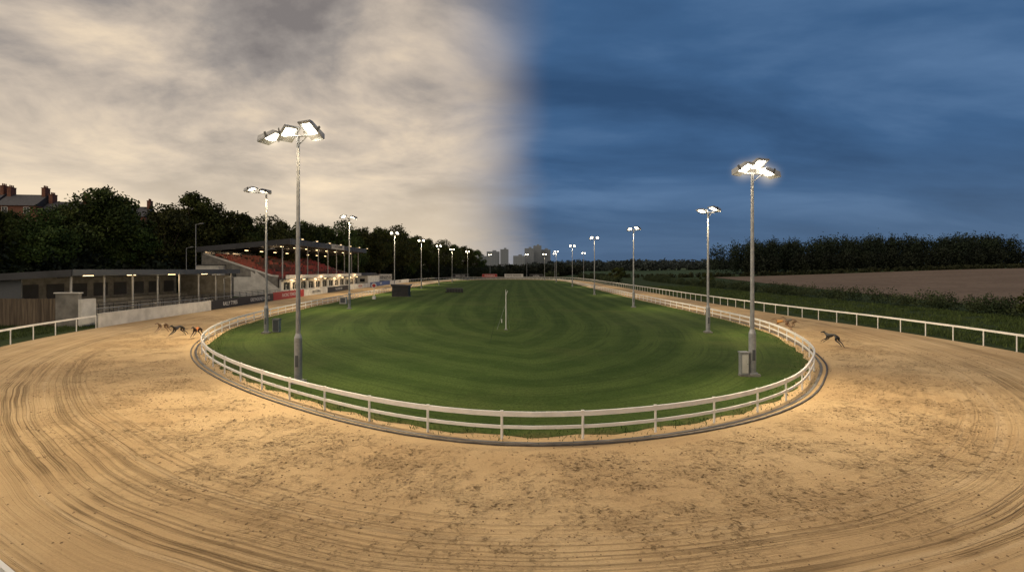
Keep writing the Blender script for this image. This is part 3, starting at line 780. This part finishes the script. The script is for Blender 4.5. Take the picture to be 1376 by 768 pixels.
# ------------------------------------------------------------ sand clods
def clods():
    r=np.random.default_rng(9)
    ico=[(0,0,1),(.89,0,.45),(.28,.85,.45),(-.72,.53,.45),(-.72,-.53,.45),(.28,-.85,.45),(.72,.53,-.3),(-.28,.85,-.3),(-.89,0,-.3),(-.28,-.85,-.3),(.72,-.53,-.3)]
    fc=[(0,1,2),(0,2,3),(0,3,4),(0,4,5),(0,5,1),(1,6,2),(2,7,3),(3,8,4),(4,9,5),(5,10,1),(6,7,2),(7,8,3),(8,9,4),(9,10,5),(10,6,1)]
    ico=np.array(ico); fc=np.array(fc); Vs=[];Fs=[];c=0
    B=np.array(Pin);O=np.array(Pout)
    for _ in range(14000):
        i=int(r.integers(165,305)); t=r.beta(1.6,2.2)
        p=B[i]*(1-t)+O[i]*t
        if p[1]>34 or mnoise.noise(Vector((p[0]*.5,p[1]*.5,3)))<-.02: continue
        p=p+r.normal(size=2)*.3
        s=.008+.024*r.uniform()**3
        v=ico*(s*r.uniform(.7,1.3,(11,1)))*np.array([1.2,1,.7]); th=r.uniform(0,6.28); R_=np.array([[math.cos(th),-math.sin(th),0],[math.sin(th),math.cos(th),0],[0,0,1]])
        Vs.append(v@R_.T+np.array([p[0],p[1],.010])); Fs.append(fc+c); c+=11
    addobj('sand_clods',npmesh('sand_clods',np.vstack(Vs),np.vstack(Fs),[simple('damp_sand',(.38,.26,.145),.95,var=.25,scale=8)]))
clods()

# ------------------------------------------------------------ greyhounds
def dogmat(c,jc):
    m,nt,b=newmat('greyhound_coat'); q=NT(nt)
    tc=q.n('ShaderNodeTexCoord').outputs['Object']; sp=q.n('ShaderNodeSeparateXYZ'); q.l(tc,sp.inputs[0])
    f=q.mr(q.noise(tc,5,4),.35,.65)
    col=q.mix(f,tuple(x*.6 for x in c),c)
    belly=q.mr(sp.outputs[2],.44,.38); col=q.mix(q.math('MULTIPLY',belly,.35),col,tuple(min(1,x*1.6+.02) for x in c))
    j=q.math('MULTIPLY',q.math('GREATER_THAN',sp.outputs[0],-.08),q.math('LESS_THAN',sp.outputs[0],.33))
    j=q.math('MULTIPLY',j,q.math('GREATER_THAN',sp.outputs[2],.50))
    col=q.mix(j,col,jc)
    nose=q.math('GREATER_THAN',sp.outputs[0],.845); col=q.mix(nose,col,(.01,.01,.01))
    q.l(col,b.inputs['Base Color']); b.inputs['Roughness'].default_value=.6
    return m
def greyhound(x,y,heading,c,jc,pose):
    P=[];Rr=[];E=[]
    def a(p,r,par=None):
        P.append(p);Rr.append(r)
        if par is not None:E.append((par,len(P)-1))
        return len(P)-1
    pel=a((-.34,0,.60),.092); loin=a((-.12,0,.675),.070,pel); rib=a((.08,0,.62),.108,loin); ch=a((.27,0,.565),.125,rib)
    nb=a((.40,0,.65),.072,ch); nk=a((.53,0,.73),.050,nb); hd=a((.63,0,.765),.055,nk); mz=a((.73,0,.745),.036,hd); a((.83,0,.72),.026,mz); a((.865,0,.715),.017,len(P)-1)
    for s in(-1,1): e=a((.60,s*.035,.80),.018,hd); a((.54,s*.055,.815),.008,e)
    t=a((-.43,0,.56),.024,pel); t=a((-.58,0,.44),.014,t); t=a((-.74,0,.40),.010,t); a((-.88,0,.44),.007,t)
    for s in(-1,1):
        if pose==0:
            f=[((.31,s*.07,.50),.058),((.36,s*.08,.40),.040),((.55,s*.08,.30+s*.02),.025),((.70,s*.08,.20+s*.03),.020),((.77,s*.08,.18+s*.03),.024)]
            h=[((-.38,s*.085,.53),.078),((-.33,s*.10,.40),.055),((-.56,s*.09,.27),.026),((-.70,s*.09,.09+max(0,s)*.05),.020),((-.76,s*.09,.022+max(0,s)*.05),.024)]
        else:
            f=[((.31,s*.07,.48),.058),((.24,s*.08,.36),.040),((.20+s*.08,s*.07,.18),.025),((.10+s*.08,s*.06,.10+.03*s),.020),((.15+s*.08,s*.06,.054+.03*s),.024)]
            h=[((-.30,s*.085,.52),.078),((-.10,s*.11,.40),.055),((-.20,s*.12,.20),.026),((.02,s*.12,.06),.020),((.10,s*.12,.024),.024)]
        par=ch
        for p,r_ in f: par=a(p,r_,par)
        par=pel
        for p,r_ in h: par=a(p,r_,par)
    me=bpy.data.meshes.new('greyhound'); me.from_pydata(P,E,[]); me.update()
    o=bpy.data.objects.new('greyhound',me); COL.objects.link(o)
    md=o.modifiers.new('skin','SKIN'); md.use_smooth_shade=True
    for i,v in enumerate(me.skin_vertices[0].data): v.radius=(Rr[i],Rr[i]*(1.0)); v.use_root=(i==0)
    sb=o.modifiers.new('sub','SUBSURF'); sb.levels=2; sb.render_levels=2
    me.materials.append(dogmat(c,jc))
    o.location=(x,y,.005); o.rotation_euler[2]=heading; o.scale=(1.12,1.12,1.12)
    return o
hl=math.atan2(-1,.02)
greyhound(-27.4,40.9,hl,(.20,.13,.08),(.34,.26,.16),0)
greyhound(-24.9,38.9,hl-.15,(.02,.019,.019),(.02,.02,.025),0)
greyhound(-22.95,38.0,hl+.1,(.05,.03,.02),(.50,.15,.03),0)
hr=math.atan2(1,-.22)
greyhound(20.9,34.0,hr,(.012,.012,.013),(.012,.012,.013),0)
greyhound(22.5,43.4,hr+.35,(.22,.13,.07),(.40,.20,.05),0)
greyhound(23.9,44.6,hr+.35,(.18,.12,.07),(.12,.10,.08),1)

# ------------------------------------------------------------ far tower blocks
def tower(x,y,w,h):
    mb=MB(); g=terr(x,y); mb.box((0,0,h/2),(w,w*.7,h),M_tower); mb.box((w*.1,0,h+1.2),(w*.3,w*.3,2.4),M_tower)
    nf=int(h/3.2)
    for f in range(nf):
        for k in range(5): mb.box((-w*.4+k*w*.2,-w*.35-.03,1.8+f*3.2),(w*.12,.1,1.5),M_towerw)
    mb.obj('tower_block',(x,y,g))
for x,w,h in((-33,22,26),(-13,14,30),(12,20,19),(30,16,32),(45,14,37),(60,18,30),(-55,20,18)):
    tower(x,880+abs(x),w,h)

# ------------------------------------------------------------ sky / world
w=bpy.data.worlds.new('World'); scene.world=w; w.use_nodes=True
nt=w.node_tree; q=NT(nt); bg=nt.nodes['Background']
D=q.n('ShaderNodeTexCoord').outputs['Generated']
sp=q.n('ShaderNodeSeparateXYZ'); q.l(D,sp.inputs[0]); X,Y,Z=sp.outputs
zz=q.math('MAXIMUM',Z,0.0)
den=q.math('ADD',zz,.20)
u=q.math('DIVIDE',X,den); v=q.math('DIVIDE',Y,den)
cv=q.vec(u,v,1.3)
nL=q.noise(cv,1.35,10,.58,.25)
nL2=q.noise(q.vec(u,v,7.0),.65,4,.5,.2)
cl=q.math('ADD',q.math('MULTIPLY',nL,.60),q.math('MULTIPLY',nL2,.40))
cl=q.math('ADD',cl,q.math('MULTIPLY',q.mr(X,-.25,-.75),q.mr(zz,.50,.22,-.02,.06)))
ramp=q.n('ShaderNodeValToRGB'); e=ramp.color_ramp.elements
e[0].position=.42; e[0].color=(.225,.200,.190,1); e[1].position=.62; e[1].color=(1.0,.80,.56,1)
k=ramp.color_ramp.elements.new(.475); k.color=(.35,.310,.280,1)
k=ramp.color_ramp.elements.new(.54); k.color=(.62,.52,.42,1)
q.l(cl,ramp.inputs[0])
hz=q.mr(zz,.02,.30,.78,0.0)
left=q.mix(hz,ramp.outputs[0],(.92,.755,.55))
nR=q.noise(q.vec(q.math('MULTIPLY',u,.55),q.math('MULTIPLY',v,1.15),2.0),1.3,9,.54,.3)
ramp2=q.n('ShaderNodeValToRGB'); e=ramp2.color_ramp.elements
e[0].position=.34; e[0].color=(.028,.075,.170,1); e[1].position=.68; e[1].color=(.105,.20,.365,1)
k=ramp2.color_ramp.elements.new(.5); k.color=(.048,.118,.250,1)
q.l(nR,ramp2.inputs[0])
hz2=q.mr(zz,.0,.22,.7,0.0)
right=q.mix(hz2,ramp2.outputs[0],(.075,.13,.225))
ex=q.math('ADD',X,q.math('MULTIPLY',q.math('SUBTRACT',nL,.5),.10))
fac=q.mr(ex,-.16,.085)
fac=q.math('MULTIPLY',fac,q.mr(Y,-.35,-.05))
clouds=q.mix(fac,left,right)
sky=q.n('ShaderNodeTexSky'); sky.sky_type='NISHITA'; sky.sun_disc=False; sky.sun_elevation=R(35); sky.sun_rotation=R(-110)
skyc=q.mix(1.0,sky.outputs[0],(.05,.05,.05),'MULTIPLY')
allc=q.mix(.95,skyc,clouds)
q.l(allc,bg.inputs['Color']); bg.inputs['Strength'].default_value=1.0
S=bpy.data.lights.new('sun','SUN'); S.energy=1.0; S.angle=R(50); S.color=(1,.84,.64)
so=bpy.data.objects.new('sun',S); COL.objects.link(so)
el=R(35); az=R(-110)
dv=Vector((math.sin(az)*math.cos(el),math.cos(az)*math.cos(el),math.sin(el)))
so.rotation_euler=dv.to_track_quat('Z','Y').to_euler(); so.location=(-60,40,40)

cam=bpy.data.cameras.new('camera'); co=bpy.data.objects.new('camera',cam); COL.objects.link(co)
co.location=(0,0,5.0); co.rotation_euler=(math.pi/2,0,0)
cam.sensor_width=36; cam.lens=700/1376*36; cam.shift_y=-22/1376; cam.clip_end=6000; cam.clip_start=.1
scene.camera=co
